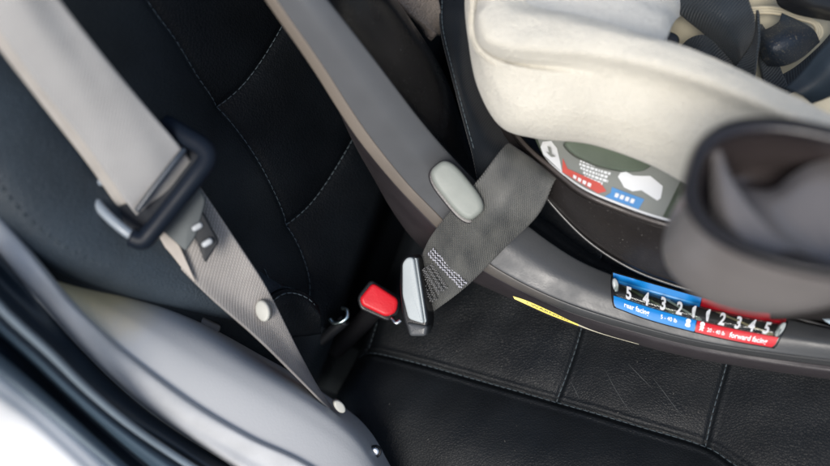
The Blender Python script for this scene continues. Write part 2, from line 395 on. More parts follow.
bm = bmesh.new()
for k in range(45):
    px_, py_ = random.uniform(340, 830), random.uniform(300, 470); q = np.array(cuv(px_, py_))
    p = on_cushion([q], .0002)[0]; r_ = random.uniform(.00012, .00034)
    g_ = bmesh.ops.create_icosphere(bm, subdivisions=1, radius=r_, matrix=Matrix.Translation(Vector(p)) @ Matrix.Rotation(random.uniform(0, 6), 4, 'Z') @ Matrix.Diagonal((random.uniform(.8, 3), 1, .6, 1)))
cr_ = bm_obj('crumbs', bm, plastic('dust', (.08, .078, .07), .9, 0), None); cr_['kind'] = 'stuff'; tag(cr_, 'fine dust and crumbs scattered on the black leather', 'crumbs')

# ------------------------------------------------------------------ door sill side: trim, seal, painted body
def rail3(pts, d0, d1): # distances spread evenly
    n = len(pts); return [(x, y, d0 + (d1 - d0) * i / (n - 1)) for i, (x, y) in enumerate(pts)]
trim = thing('sill_trim_panel', W(200, 400, .43), 'light grey moulded sill trim panel between seat and door seal', 'trim panel')
up_edge = [(30, 255), (90, 275), (150, 302), (207, 331), (260, 364), (318, 401), (357, 432), (382, 466), (420, 520)]
loft('inner_pad', [
    rail3([(60, 262), (110, 277), (165, 300), (222, 330), (275, 362), (333, 399), (372, 430), (400, 466), (440, 520)], .47, .56),
    rail3(up_edge, .425, .505),
    rail3([(48, 275), (95, 297), (145, 325), (200, 358), (250, 386), (300, 414), (345, 444), (378, 480), (410, 530)], .405, .490),
    rail3([(50, 285), (93, 322), (120, 346), (163, 380), (202, 407), (249, 434), (300, 458), (345, 488), (390, 540)], .398, .472),
    rail3([(49, 287), (90, 326), (116, 350), (160, 385), (200, 412), (247, 439), (297, 463), (342, 494), (385, 545)], .401, .4745)], 160, 44, 'trim', trim, .003)
def pad_mat():
    # warm bounce light painted as a yellow tint on the trim's upper end
    m, nt, N, L, P = nodes('light grey plastic, painted warm light'); co = coords(N, L)
    d_ = N.new('ShaderNodeVectorMath'); d_.operation = 'DISTANCE'; L.new(co, d_.inputs[0]); d_.inputs[1].default_value = tuple(W(72, 262, .43))
    ad = N.new('ShaderNodeMath'); ad.operation = 'MULTIPLY_ADD'; L.new(noise(N, L, co, 90, 4), ad.inputs[0]); ad.inputs[1].default_value = .010; L.new(d_.outputs['Value'], ad.inputs[2])
    L.new(ramp(N, L, ad.outputs[0], .036, .062, (.50, .42, .25), (.44, .45, .462)), P.inputs['Base Color']); P.inputs['Roughness'].default_value = .5
    P.inputs['Specular IOR Level'].default_value = .4
    L.new(bump(N, L, noise(N, L, co, 800, 2), .4, .0003), P.inputs['Normal']); return m
M['padtrim'] = pad_mat(); bpy.data.objects['inner_pad'].data.materials[0] = M['padtrim']
loft('outer_strip', [
    rail3([(-45, 165), (0, 212), (46, 268), (70, 297), (97, 323), (122, 345), (165, 379), (204, 406), (252, 434), (303, 458), (350, 490), (395, 545)], .374, .477),
    rail3([(-48, 170), (-3, 217), (42, 272), (66, 301), (93, 327), (118, 350), (161, 384), (200, 411), (248, 439), (299, 463), (345, 495), (390, 550)], .366, .468),
    rail3([(-55, 185), (-10, 235), (25, 275), (55, 308), (85, 342), (115, 370), (160, 404), (200, 429), (248, 456), (305, 490), (360, 540)], .363, .463),
    rail3([(-60, 192), (0, 258), (39, 300), (72, 338), (112, 378), (160, 416), (228, 461), (300, 502), (345, 540)], .371, .465),
    rail3([(-55, 200), (6, 266), (44, 308), (77, 345), (117, 385), (165, 424), (232, 467), (300, 515)], .385, .480)], 160, 40, 'trim', trim, .003)

seal = thing('door_seal', W(60, 380, .34), 'black ribbed rubber door seal along the sill opening', 'door seal')
Lp = [(-60, 197), (0, 262), (39, 303), (72, 341), (112, 382), (160, 420), (228, 465), (300, 508)]
Bp = [(-60, 240), (0, 307), (50, 353), (88, 390), (130, 425), (178, 458), (250, 503)]
Kp = [(-60, 285), (0, 339), (35, 370), (71, 403), (132, 457), (190, 505)]
Ep = [(-60, 333), (0, 380), (43, 412), (103, 466), (150, 510)]
def mix(A, B, t, n=9):
    a = cr(A, n); b = cr(B, n); return [tuple(p) for p in a * (1 - t) + b * t]
loft('seal_channel', [rail3(Lp, .36, .47), rail3(mix(Lp, Bp, .5), .362, .455), rail3(Bp, .352, .45), rail3(mix(Bp, Kp, .5), .348, .444), rail3(Kp, .350, .44), rail3(mix(Kp, Ep, .6), .335, .425), rail3(Ep, .338, .42)], 120, 60, 'rubber', seal, .003)
loft('seal_lip', [rail3(mix(Bp, Kp, .18), .346, .444), rail3(mix(Bp, Kp, .35), .336, .434), rail3(mix(Bp, Kp, .62), .333, .43), rail3(mix(Bp, Kp, .86), .341, .434)], 120, 20, 'rubber2', seal, .002)
tube('seal_bead', rail3(Bp, .338, .436), .0019, 'bead', seal, 120, 12)
loft('seal_edge', [rail3(mix(Kp, Ep, .35), .34, .43), rail3(mix(Kp, Ep, .6), .330, .422), rail3(mix(Kp, Ep, .85), .328, .42), rail3(mix(Kp, Ep, 1.0), .334, .422)], 120, 20, 'bead', seal, .002)
body = tag(loft('body_panel', [rail3([(x + 6, y - 6) for x, y in Ep], .337, .425), rail3([(x - 4, y + 5) for x, y in Ep], .329, .415), rail3([(x - 30, y + 30) for x, y in Ep], .327, .41), rail3([(x - 120, y + 120) for x, y in Ep], .36, .43), rail3([(x - 220, y + 230) for x, y in Ep], .45, .52)],
                90, 30, 'white', None, .002), 'glossy white painted car body panel at the lower left corner', 'body panel')

# clutter in the gap beside the seat
clip = thing('belt_anchor_bracket', W(190, 312, .46), 'grey metal belt anchor bracket in the dark gap beside the trim', 'bracket')
prism('bracket_plate', [(150, 285), (180, 296), (205, 318), (222, 326), (218, 336), (190, 326), (160, 306)], .465, nb + rt * .4, .004, plastic('dull metal', (.10, .095, .09), .5, 0, metal=.3), clip, .001, .002)
prism('bolt', ellipse(176, 300, 6, 5), .458, nb, .004, 'metal', clip, .0008)
gap = tag(loft('floor_carpet', [rail3([(0, 200), (120, 270), (240, 320), (330, 390), (400, 470)], .58, .66), rail3([(-20, 260), (100, 320), (200, 380), (300, 440), (360, 520)], .56, .62)], 40, 10, plastic('black carpet', (.008, .009, .011), .9, .001, 400, spec=.1), None, .003),
          'black carpet deep in the gap between seat and sill trim', 'carpet')

# ------------------------------------------------------------------ seat belt
belt = thing('seat_belt', W(230, 270, .44), 'light grey seat belt running diagonally across the left side', 'seat belt')
def webdisp(amp, seed):
    def f(G):
        nu, nv = G.shape[:2]; U, V = np.meshgrid(np.linspace(0, 1, nu), np.linspace(0, 1, nv), indexing='ij')
        h = lump(U, V, seed, 9, amp); return G + h[..., None] * nb
    return f
loft('webbing', [
    [(-45, -30, .322), (0, 32, .340), (39, 86, .358), (86, 146, .383), (126, 202, .405), (150, 232, .424)],
    [(-8, -50, .317), (30, 16, .336), (74, 70, .357), (118, 126, .382), (156, 175, .404), (176, 205, .424)],
    [(20, -52, .322), (58, -2, .341), (103, 55, .362), (146, 107, .386), (182, 149, .407), (203, 178, .426)]],
    120, 24, 'belt', belt, .0012, disp=webdisp(.0015, 2))
loft('webbing', [
    [(-54, -24, .328), (-9, 38, .346), (31, 91, .364), (78, 151, .389), (118, 207, .411)],
    [(-40, -30, .327), (4, 33, .345), (44, 86, .363), (91, 146, .388), (131, 202, .410)]], 100, 8, plastic('webbing edge', (.40, .375, .345), .7), belt, .001, disp=webdisp(.0012, 7))
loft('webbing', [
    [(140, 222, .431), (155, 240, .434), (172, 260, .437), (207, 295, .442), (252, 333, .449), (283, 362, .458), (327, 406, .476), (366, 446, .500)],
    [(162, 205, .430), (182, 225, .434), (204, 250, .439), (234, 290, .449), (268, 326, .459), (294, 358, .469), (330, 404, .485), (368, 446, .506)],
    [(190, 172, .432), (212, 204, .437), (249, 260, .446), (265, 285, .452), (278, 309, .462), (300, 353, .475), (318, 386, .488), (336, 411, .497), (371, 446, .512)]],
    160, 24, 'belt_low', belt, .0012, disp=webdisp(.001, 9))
loft('webbing', [
    [(150, 232, .428), (160, 228, .427), (172, 236, .429), (180, 248, .431)],
    [(158, 240, .430), (170, 253, .432), (182, 268, .435), (196, 283, .4385)]], 30, 8, plastic('webbing fold', (.44, .40, .36), .7), belt, .001)
tn = nb * 1. + rt * .15 + up * -.1
tongue = thing('belt_tongue', W(150, 185, .405), 'black and steel seat belt tongue threaded on the grey webbing', 'belt tongue')
prism('frame', [(162, 120), (211, 156), (146, 242), (90, 196)], .412, tn, .007, 'tongueblk', tongue, .0022, .008, 4, hole=[(142, 146), (166, 138), (128, 190), (112, 180)])
tube('frame_edge', [(112, 176, .405), (97, 184, .404), (93, 196, .403), (104, 212, .402), (124, 230, .402), (140, 240, .404)], .0026, plastic('grey blue plastic', (.25, .29, .33), .3, 0), tongue, 50, 12)
tube('front_bar', [(166, 124, .413), (186, 136, .408), (204, 148, .405), (207, 160, .404), (196, 176, .403), (174, 204, .403), (153, 230, .403), (143, 240, .404), (132, 237, .404)], .0050, 'tongueblk', tongue, 70, 14)
tube('slot_lip', [(185, 149, .406), (176, 160, .4045), (155, 187, .4045), (137, 211, .406)], .0016, plastic('slate plastic', (.03, .04, .055), .3, 0), tongue, 40, 10)
prism('steel_plate', [(157, 226), (196, 180), (206, 200), (196, 236), (186, 252)], .421, tn, .002, plastic('dull plate', (.055, .066, .07), .4, 0, metal=.4), tongue, .0006, .002)
pe = prism('plate_end', [(188, 219), (202, 211), (219, 242), (205, 264)], .4235, tn, .003, plastic('dark plate', (.010, .013, .017), .5, 0, spec=.3), tongue, .0008, .002)
prism('slot_edge', ellipse(197, 227, 6.5, 4, R(-30), 28, 3), .4215, tn, .0015, plastic('worn steel', (.30, .32, .34), .5, 0, metal=1), pe, .001)
prism('slot_edge', ellipse(207, 243, 6.5, 4, R(-30), 28, 3), .4215, tn, .0015, plastic('worn steel', (.30, .32, .34), .5, 0, metal=1), pe, .001)
prism('stop_button', ellipse(262, 311, 7, 11, -.25), .4515, nb * 1 - rt * .25, .004, plastic('ivory plastic', (.42, .42, .38), .4, 0), belt, .0012)
prism('stop_button', ellipse(340, 407, 4.6, 7.5, -.7), .476, nb * 1 + rt * .3, .006, plastic('ivory plastic', (.42, .42, .38), .4, 0), belt, .0012)
sc = thing('screw', W(375, 452, .49), 'small shiny steel screw head at the lower end of the belt', 'screw')
prism('screw_head', ellipse(375, 452, 4.5, 4.5), .492, nb, .003, 'metal', sc, .0012)
prism('screw_washer', ellipse(375, 452, 6.5, 6.5), .495, nb, .002, 'blk', sc, .0006)

# ------------------------------------------------------------------ buckle and anchor
bk = thing('seat_belt_buckle', W(380, 300, .53), 'seat belt buckle with bright red release button beside the anchor', 'buckle')
bn = nb + rt * .12 + up * .15
prism('housing', [(357, 297), (371, 279), (401, 297), (399, 314), (389, 322), (360, 309)], .5235, bn, .03, 'blk', bk, .0015, .003, taper=-.15)
prism('release_button', [(360, 298), (373, 282), (399, 299), (397, 312), (387, 317), (362, 305)], .5165, bn, .012, 'red', bk, .0022, .0032, 4)
tube('metal_tip', [(391, 318, .522), (396, 323, .520), (401, 320, .520)], .0016, 'metal', bk, 14, 8)
tube('stalk', [(378, 305, .55), (360, 325, .565), (335, 350, .585)], .007, plastic('dull black plastic', (.006, .006, .007), .7, 0, spec=.15), bk, 30, 12)
an = thing('anchor_loop', W(338, 317, .54), 'shiny curved steel anchor loop in the seat crease', 'anchor')
tube('loop', [(330, 319, .535), (334, 323, .533), (341, 322, .531), (347, 317, .531), (347, 310, .533), (342, 308, .536)], .0014, 'tealmetal', an, 40, 10)
tube('stem', [(345, 320, .535), (330, 333, .540), (312, 348, .545)], .004, 'blk', an, 20, 10)

# ------------------------------------------------------------------ child seat
cs = thing('child_seat', W(640, 220, .50), 'cream and charcoal convertible child car seat standing on the leather', 'child seat')
def withd(pts, ds): return [(x, y, d) for (x, y), d in zip(pts, ds)]
O_ = [(240, -40, .385), (265, 0, .395), (310, 65, .42), (355, 135, .45), (400, 190, .475), (437, 228, .488), (474, 264, .494), (520, 290, .493), (575, 314, .487), (655, 337, .475), (721, 351, .462), (830, 366, .443), (950, 378, .425)]
V_ = [(262, -40, .380), (286, 0, .390), (330, 62, .415), (372, 125, .445), (415, 180, .470), (450, 215, .483), (487, 252, .490), (530, 280, .489), (583, 302, .484), (660, 326, .471), (725, 341, .458), (830, 355, .439), (950, 366, .421)]
V_ = [tuple(a * .40 + b * .60 for a, b in zip(p, q)) for p, q in zip(O_, V_)]
F_ = [(298, -40, .385), (328, 0, .395), (375, 60, .422), (424, 124, .452), (467, 172, .478), (500, 202, .490), (529, 226, .495), (570, 255, .493), (611, 274, .489), (680, 296, .477), (740, 308, .465), (830, 328, .445), (950, 348, .427)]
K_ = [(250, -40, .44), (285, 10, .455), (325, 80, .475), (348, 132, .495), (375, 180, .515), (398, 218, .525), (428, 253, .53), (474, 282, .528), (500, 293.5, .525), (522, 303.5, .52), (547, 315, .515), (575, 326, .51), (655, 349, .493), (721, 363, .478), (830, 379, .456), (950, 392, .438)]
S_ = [(365, -40, .425), (397, 0, .435), (437, 60, .465), (455, 100, .49), (470, 155, .515), (505, 195, .525), (545, 219, .525), (585, 248, .52), (628, 272, .51), (690, 292, .495), (745, 304, .485), (830, 322, .465), (950, 342, .445)]
o2 = lambda rail, dd: [(x, y, d + dd) for x, y, d in rail]
def lerp_r(A, B, t, dd=0, n=26):
    a = cr(A, n); b = cr(B, n); q = a * (1 - t) + b * t; return [(x, y, d + dd) for x, y, d in q]
railp = loft('base_rail', [lerp_r(V_, F_, -.04, .002), lerp_r(V_, F_, .06, 0), lerp_r(V_, F_, .5, -.004), lerp_r(V_, F_, .94, 0), lerp_r(V_, F_, 1.0, .004)], 200, 40, 'rail', cs, .003)
loft('base_edge', [lerp_r(O_, V_, 1.02, .0025), lerp_r(O_, V_, .85, .0002), lerp_r(O_, V_, .4, .0005), lerp_r(O_, V_, 0, .003), lerp_r(O_, V_, -.08, .009)], 200, 20, 'edge_right', cs, .002) if False else None
def edge_mat():
    # pale tan near the back, charcoal toward the front: warm light painted in
    m, nt, N, L, P = nodes('rail edge with painted warm light'); co = coords(N, L, True)
    sep = N.new('ShaderNodeSeparateXYZ'); L.new(co, sep.inputs[0])
    nz = noise(N, L, co, 40, 5)
    ad = N.new('ShaderNodeMath'); ad.operation = 'MULTIPLY_ADD'; L.new(nz, ad.inputs[0]); ad.inputs[1].default_value = .10; L.new(sep.outputs['X'], ad.inputs[2])
    L.new(ramp(N, L, ad.outputs[0], .17, .34, (.20, .172, .145), (.040, .042, .044)), P.inputs['Base Color'])
    P.inputs['Roughness'].default_value = .42
    L.new(bump(N, L, noise(N, L, coords(N, L), 700, 2), .4, .0003), P.inputs['Normal']); return m
def rail_mat():  # paler toward the back: light caught by the rail face, painted in
    m, nt, N, L, P = nodes('charcoal rail plastic'); co = coords(N, L, True); pos = coords(N, L)
    sep = N.new('ShaderNodeSeparateXYZ'); L.new(co, sep.inputs[0])
    ad = N.new('ShaderNodeMath'); ad.operation = 'MULTIPLY_ADD'; L.new(noise(N, L, co, 30, 5), ad.inputs[0]); ad.inputs[1].default_value = .12; L.new(sep.outputs['X'], ad.inputs[2])
    L.new(ramp(N, L, ad.outputs[0], .10, .40, (.105, .110, .118), (.046, .049, .052)), P.inputs['Base Color'])
    L.new(ramp(N, L, noise(N, L, pos, 70, 7), .3, .7, (.30,) * 3, (.52,) * 3), P.inputs['Roughness'])
    P.inputs['Specular IOR Level'].default_value = .5
    L.new(bump(N, L, noise(N, L, pos, 700, 2), .35, .0002), P.inputs['Normal']); return m
railp.data.materials[0] = rail_mat()
loft('rail_edge', [lerp_r(O_, V_, 1.03, .003), lerp_r(O_, V_, .9, .0003), lerp_r(O_, V_, .5, .0005), lerp_r(O_, V_, .08, .002), lerp_r(O_, V_, -.01, .0035)], 200, 20, edge_mat(), cs, .002)
loft('rail_skirt', [lerp_r(O_, K_, .0, .0030), lerp_r(O_, K_, .5, -.003), lerp_r(O_, K_, 1.0, 0), lerp_r(O_, K_, 1.0, .03)], 200, 20, 'skirt', cs, .002)
loft('inner_wall', [lerp_r(F_, S_, -.02, .005), lerp_r(F_, S_, .2, .006), lerp_r(F_, S_, .8, .002), lerp_r(F_, S_, 1.0, .03)], 200, 24, 'gloss', cs, .002)
S2 = S_[5:]
loft('base_pan', [lerp_r(S2, S2, 0, .03), [(x + 60, y - 60, d + .06) for x, y, d in S2], [(x + 200, y - 200, d + .09) for x, y, d in S2]], 80, 20, 'gloss', cs, .003)
tube('shell_seam', [(535, 178, .482), (549, 201, .481), (587, 240, .479), (630, 268, .475), (677, 286, .468), (740, 303, .46), (840, 330, .45)], .0009, plastic('lip', (.05, .05, .05), .2, 0), cs, 90, 8)
# bucket shell
B1 = [(495, 95, .50), (516, 133, .478), (534, 153, .462), (553, 168, .452), (583, 192, .443), (622, 209, .437), (660, 222, .430), (700, 232, .424), (760, 250, .415), (880, 290, .40)]
B0 = [(488, 110, .52), (505, 150, .505), (526, 180, .495), (549, 203, .485), (587, 241, .482), (630, 269, .478), (677, 287, .471), (740, 303, .463), (860, 333, .45)]
loft('bucket_shell', [lerp_r(B1, B1, 0, .012), lerp_r(B1, B1, 0, .0), lerp_r(B1, B0, .12, -.003), lerp_r(B1, B0, .5, -.006), lerp_r(B1, B0, .9, -.002), lerp_r(B1, B0, 1, .01)], 140, 40, 'bucket', cs, .003)
tube('shell_rim', lerp_r(B1, B0, .015, -.0022), .0013, plastic('rim gloss', (.07, .06, .055), .25, 0), cs, 120, 10)
# recess wall with the graphic label
Lw0 = [(541, 152), (553, 166), (583, 189), (622, 206), (660, 219), (700, 228)]
Lw1 = [(530, 128), (560, 136), (600, 142), (640, 148), (690, 160), (740, 175)]
def recess(s, t, off=0):
    a = cr(Lw0, 81)[int(np.clip(s, 0, 1) * 80)] if False else None
    A = LW0[min(80, max(0, int(s * 80)))]; A2 = LW0[min(80, int(s * 80) + 1)]; fr = s * 80 - int(s * 80)
    Bq = LW1[min(80, max(0, int(s * 80)))]; B2 = LW1[min(80, int(s * 80) + 1)]
    A = A * (1 - fr) + A2 * fr; Bq = Bq * (1 - fr) + B2 * fr
    p = A * (1 - t) + Bq * t; d = .452 - .026 * s + .012 * t
    return W(p[0], p[1], d - off)
LW0 = cr(Lw0, 81); LW1 = cr(Lw1, 81)
def patch(name, fn, s0, s1, t0, t1, off, mat, parent, nu=40, nv=10):
    """printed area lying just above a surface fn(s, t, off); s0/s1 may be functions of t"""
    G = np.zeros((nu, nv, 3))
    for j in range(nv):
        t = t0 + (t1 - t0) * j / (nv - 1); a = s0(t) if callable(s0) else s0; b = s1(t) if callable(s1) else s1
        for i in range(nu): G[i, j] = fn(a + (b - a) * i / (nu - 1), t, off)
    return link(name, grid_mesh(name, G), mat, parent)
def polypatch(name, fn, polys, off, mat, parent):
    bm = bmesh.new()
    for poly in polys:
        vs = [bm.verts.new(fn(s, t, off)) for s, t in poly]; f = bm.faces.new(vs)
    bmesh.ops.triangulate(bm, faces=bm.faces[:])
    me = bpy.data.meshes.new(name); bm.to_mesh(me); bm.free(); o = link(name, me, mat, parent, False)
    nn = np.zeros(3)
    for f in me.polygons: nn += np.array(f.normal)
    if nn @ nb < 0: me.flip_normals()
    return o
rw = patch('recess_wall', recess, 0, 1, 0, 1, 0, 'green', cs, 80, 20)
prism('foam_liner', [(562, 142), (574, 155), (598, 166), (624, 171.5), (645, 171), (655, 163), (650, 145), (600, 132)], .440, nb, .006, 'green', cs, .0015, .004)
lab = patch('instruction_label', recess, .02, lambda t: .78 - .02 * t, .02, .95, .0008, 'labelgrey', cs, 60, 14)
patch('label_border', recess, .02, .97, .0, .035, .0013, 'ink', lab, 60, 3)
polypatch('white_corner', recess, [[(.022, .04), (.17, .04), (.15, .3), (.13, .62), (.10, .78), (.05, .62), (.02, .3)]], .0014, 'ink', lab)
polypatch('arrow_mark', recess, [[(.06, .30), (.095, .25), (.125, .36), (.10, .37), (.095, .56), (.075, .55), (.082, .36)]], .0035, 'labelgrey', lab)
polypatch('red_band', recess, [[(.17, .05), (.40, .05), (.44, .14), (.40, .24), (.20, .22), (.165, .42)]], .0014, plastic('coral print', (.62, .11, .09), .5, 0), lab)
polypatch('blue_band', recess, [[(.44, .04), (.64, .04), (.645, .22), (.46, .24), (.465, .14)]], .0014, plastic('sky print', (.10, .29, .60), .5, 0), lab)
def txt_mesh(s, bold=.02, font_scale=1.0):
    cu = bpy.data.curves.new('t', 'FONT'); cu.body = s; cu.offset = bold; cu.resolution_u = 3
    o = bpy.data.objects.new('t', cu); COL.objects.link(o)
    bpy.context.view_layer.update(); dg = bpy.context.evaluated_depsgraph_get()
    me = bpy.data.meshes.new_from_object(o.evaluated_get(dg)); COL.objects.unlink(o); bpy.data.objects.remove(o)
    V = np.array([v.co[:] for v in me.vertices]); F = [list(p.vertices) for p in me.polygons]; return V, F
def text_on(name, s, fn, s0, t0, hs, ht, off, mat, parent, bold=.02, squeeze=None, slant=0):
    """s0,t0: left end of the baseline; hs/ht: size of one text unit in surface units"""
    V, F = txt_mesh(s, bold); w = V[:, 0].max()
    if squeeze: hs = squeeze / w
    me = bpy.data.meshes.new(name)
    me.from_pydata([list(fn(s0 + (v[0] + slant * v[1]) * hs, t0 + v[1] * ht, off)) for v in V], [], F)
    nn = np.zeros(3)
    for p in me.polygons: nn += np.array(p.normal) * p.area
    if nn @ nb < 0: me.flip_normals()
    return link(name, me, mat, parent, False)
rows = []
for (a, b, t) in ((.26, .34, .50), (.26, .43, .43), (.27, .42, .36), (.29, .43, .29), (.30, .41, .22)):
    x = a
    while x < b:
        w = random.uniform(.008, .022); rows.append([(x, t), (min(b, x + w), t), (min(b, x + w), t + .05), (x, t + .05)]); x += w + .004
polypatch('printed_lines', recess, rows, .0014, 'ink', lab)
polypatch('printed_lines', recess, [[(x, .10), (x + .02, .10), (x + .02, .17), (x, .17)] for x in (.24, .27, .30, .33)] + [[(x, .10), (x + .02, .10), (x + .02, .17), (x, .17)] for x in (.49, .52, .55, .58)], .002, 'ink', lab)
polypatch('hand_pictogram', recess, [[(.47, .44), (.50, .36), (.52, .30), (.57, .28), (.61, .34), (.66, .30), (.71, .26), (.72, .31), (.67, .38), (.71, .42), (.70, .50), (.66, .55), (.62, .60), (.58, .56), (.54, .53), (.50, .56), (.475, .52)]], .0014, 'ink', lab)

o2r = lambda rail, dd: [(x, y, d + dd) for x, y, d in rail]
# fabric cover
R0 = [(486, -45, .50), (484, 0, .50), (486, 45, .50), (498, 95, .495), (516, 122, .485), (545, 130, .475), (600, 136, .465), (655, 150, .455), (700, 175, .45), (760, 205, .44), (880, 260, .43)]
R1 = [(470, -45, .462), (466, 0, .458), (469, 42, .452), (478, 88, .448), (500, 126, .444), (535, 138, .438), (590, 144, .432), (648, 164, .425), (690, 186, .418), (750, 215, .41), (880, 262, .39)]
R2 = [(474, -45, .435), (468, 0, .432), (472, 36, .426), (486, 78, .42), (514, 108, .414), (550, 116, .410), (610, 121, .404), (680, 142, .395), (745, 168, .385), (880, 220, .365)]
R3 = [(484, -45, .417), (477, 0, .413), (475, 28, .410), (482, 46, .406), (503, 58, .402), (535, 64, .399), (600, 73, .394), (680, 94, .386), (750, 120, .377), (880, 175, .357)]
R4 = [(498, -45, .407), (490, -4, .404), (480, 14, .402), (490, 36, .397), (515, 44, .394), (548, 48, .391), (610, 56, .386), (690, 78, .378), (755, 103, .37), (880, 158, .35)]
R5 = [(512, -45, .408), (506, -10, .405), (500, 2, .401), (510, 12, .397), (530, 17, .394), (560, 22, .391), (620, 37, .385), (690, 60, .378), (757, 88, .370), (880, 145, .35)]
R6 = [(526, -45, .415), (524, -20, .413), (524, -4, .411), (531, 5, .409), (548, 10, .406), (585, 17, .402), (640, 34, .394), (693, 50, .386), (760, 79, .377), (880, 138, .357)]
R7 = [(545, -70, .43), (548, -40, .43), (555, -20, .43), (570, -14, .43), (600, -8, .43), (630, 8, .43), (664, 42, .43), (700, 58, .43), (762, 86, .42), (880, 145, .40)]
def crease(G):
    nu, nv = G.shape[:2]; v = np.linspace(0, 6, nv); u = np.linspace(0, 1, nu)
    c = np.exp(-((v - 3.0) / .10) ** 2)[None, :] * sm(u, .03, .12)[:, None] * (1 - sm(u, .26, .48))[:, None]
    h2 = np.exp(-((v - 1.35) / .06) ** 2)[None, :] * .22 * np.ones((nu, 1))
    U, V = np.meshgrid(u, v, indexing='ij')
    return G - ((c * .008 + h2 * .003) - lump(U * 3, V * .4, 11, 5, .0012) - lump(U * 9, V, 17, 5, .0005))[..., None] * nb
loft('side_cushion', [R0, R1, R2, R3, o2r(R4, -.0035), o2r(R5, -.002), o2r(R6, -.006)], 260, 180, 'cream', cs, .003, disp=crease)
loft('seat_pad', [
    [(524, -45, .412), (521, -12, .409), (528, 3, .405), (548, 12, .402), (588, 20, .398), (640, 37, .391), (660, 44, .391)],
    [(540, -50, .416), (540, -20, .414), (546, -3, .411), (566, 4, .408), (602, 10, .406), (646, 26, .404), (668, 36, .41)],
    [(580, -60, .418), (590, -30, .416), (598, -15, .415), (612, -8, .414), (635, 0, .415), (662, 14, .42), (672, 26, .43)],
    [(640, -70, .43), (650, -40, .43), (655, -25, .43), (660, -15, .43), (668, -5, .435), (674, 8, .445), (678, 18, .46)],
    [(665, -70, .46), (672, -40, .46), (675, -25, .46), (678, -15, .465), (684, -5, .47), (686, 5, .475), (688, 14, .485)]], 60, 50, 'pad', cs, .003)
loft('seat_liner', [
    [(600, -90, .49), (720, -90, .49), (840, -80, .49), (960, -60, .49)],
    [(600, 0, .485), (720, 0, .487), (840, 0, .49), (960, 10, .48)],
    [(640, 80, .51), (720, 80, .50), (840, 100, .49), (960, 120, .48)],
    [(660, 140, .52), (720, 150, .51), (840, 180, .49), (960, 200, .48)]], 60, 40, 'liner', cs, .003)
for k, dd in enumerate((0, 5, 10)):
    tube('liner_piping', [(748, 8 + dd * .5, .476), (775, 8 + dd * .5, .474), (800, 14 + dd * .5, .472), (818 - dd * .4, 24, .470), (822 - dd * .6, 34, .470), (815 - dd, 42, .472)], .0012, 'liner', cs, 50, 8)

# recline tab on the rail
prism('recline_tab', ellipse(457, 190, 33, 15, R(51), 40, 3.2), .450, nb + rt * -.1, .012, 'tab', cs, .003, 0, 4)
prism('tab_socket', ellipse(457, 192, 35, 17, R(51), 40, 3.2), .462, nb + rt * -.1, .005, 'rim', cs, .001)

# level indicator: curved blue and red label with a clear ball tube
I0 = cr([(611, 271), (650, 282), (700, 296), (745, 307), (791, 316)], 101)
I1 = cr([(612, 307), (650, 321), (695, 333), (735, 342), (776, 349)], 101)
railK = cr(V_, 400); railF = cr(F_, 400)
from mathutils.bvhtree import BVHTree
bvh = BVHTree.FromPolygons([v.co[:] for v in railp.data.vertices] , [list(p.vertices) for p in railp.data.polygons])
NS, NT = 60, 9; DG = np.zeros((NS + 1, NT))
for i in range(NS + 1):
    last = .48
    for j in range(NT):
        f_ = i / NS * 100; k = min(99, int(f_)); fr = f_ - k; t = j / (NT - 1)
        p = (I1[k] * (1 - fr) + I1[k + 1] * fr) * (1 - t) + (I0[k] * (1 - fr) + I0[k + 1] * fr) * t
        r_ = ray(*p); h_ = bvh.ray_cast(Vector(CAM), Vector(r_))
        if h_[0] is not None:
            dd = float((CAM - np.array(h_[0])) @ nb)
            if j == 0 or abs(dd - last) < .006: last = dd
        DG[i, j] = last
for _ in range(6): DG[1:-1] = (DG[:-2] + DG[1:-1] * 2 + DG[2:]) / 4
def rail_depth(s, t):
    a = min(max(s, 0), .9999) * NS; b = min(max(t, 0), .9999) * (NT - 1); i, j = int(a), int(b); u, v = a - i, b - j
    return (DG[i, j] * (1 - u) + DG[i + 1, j] * u) * (1 - v) + (DG[i, j + 1] * (1 - u) + DG[i + 1, j + 1] * u) * v
def ind(s, t, off=0):
    """s along, t=0 lower edge, t=1 upper edge"""
    x = s * 100; i = int(np.clip(x, 0, 99)); fr = x - i
    A = I1[i] * (1 - fr) + I1[i + 1] * fr; B = I0[i] * (1 - fr) + I0[i + 1] * fr; p = A * (1 - t) + B * t
    d = rail_depth(s, t) - .0022
    return W(p[0], p[1], d - off)
def ends(lo, hi): return lambda t: lo + .012 * (2 * t - 1) ** 4
frame_ = patch('level_indicator', ind, lambda t: .0 + .012 * abs(2 * t - 1) ** 6, lambda t: 1 - .012 * abs(2 * t - 1) ** 6, 0, 1, 0, 'labelblk', cs, 80, 16)
m_ = frame_.modifiers.new('thickness', 'SOLIDIFY'); m_.thickness = .006; m_.offset = -1
patch('blue_band', ind, .012, .508, .70, .965, .0006, 'blue', frame_, 50, 8)
patch('red_band', ind, .512, .985, .74, .965, .0006, 'redp', frame_, 50, 8)
patch('blue_band', ind, lambda t: .012 + .25 * max(0, .14 - t) ** 1.3, .506, .03, .335, .0006, 'blue', frame_, 50, 8)
patch('red_band', ind, .512, lambda t: .985 - .25 * max(0, .14 - t) ** 1.3, .03, .335, .0006, 'redp', frame_, 50, 8)
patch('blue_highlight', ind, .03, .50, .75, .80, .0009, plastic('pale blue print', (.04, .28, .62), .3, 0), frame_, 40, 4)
hS = .070 ; hT = .46
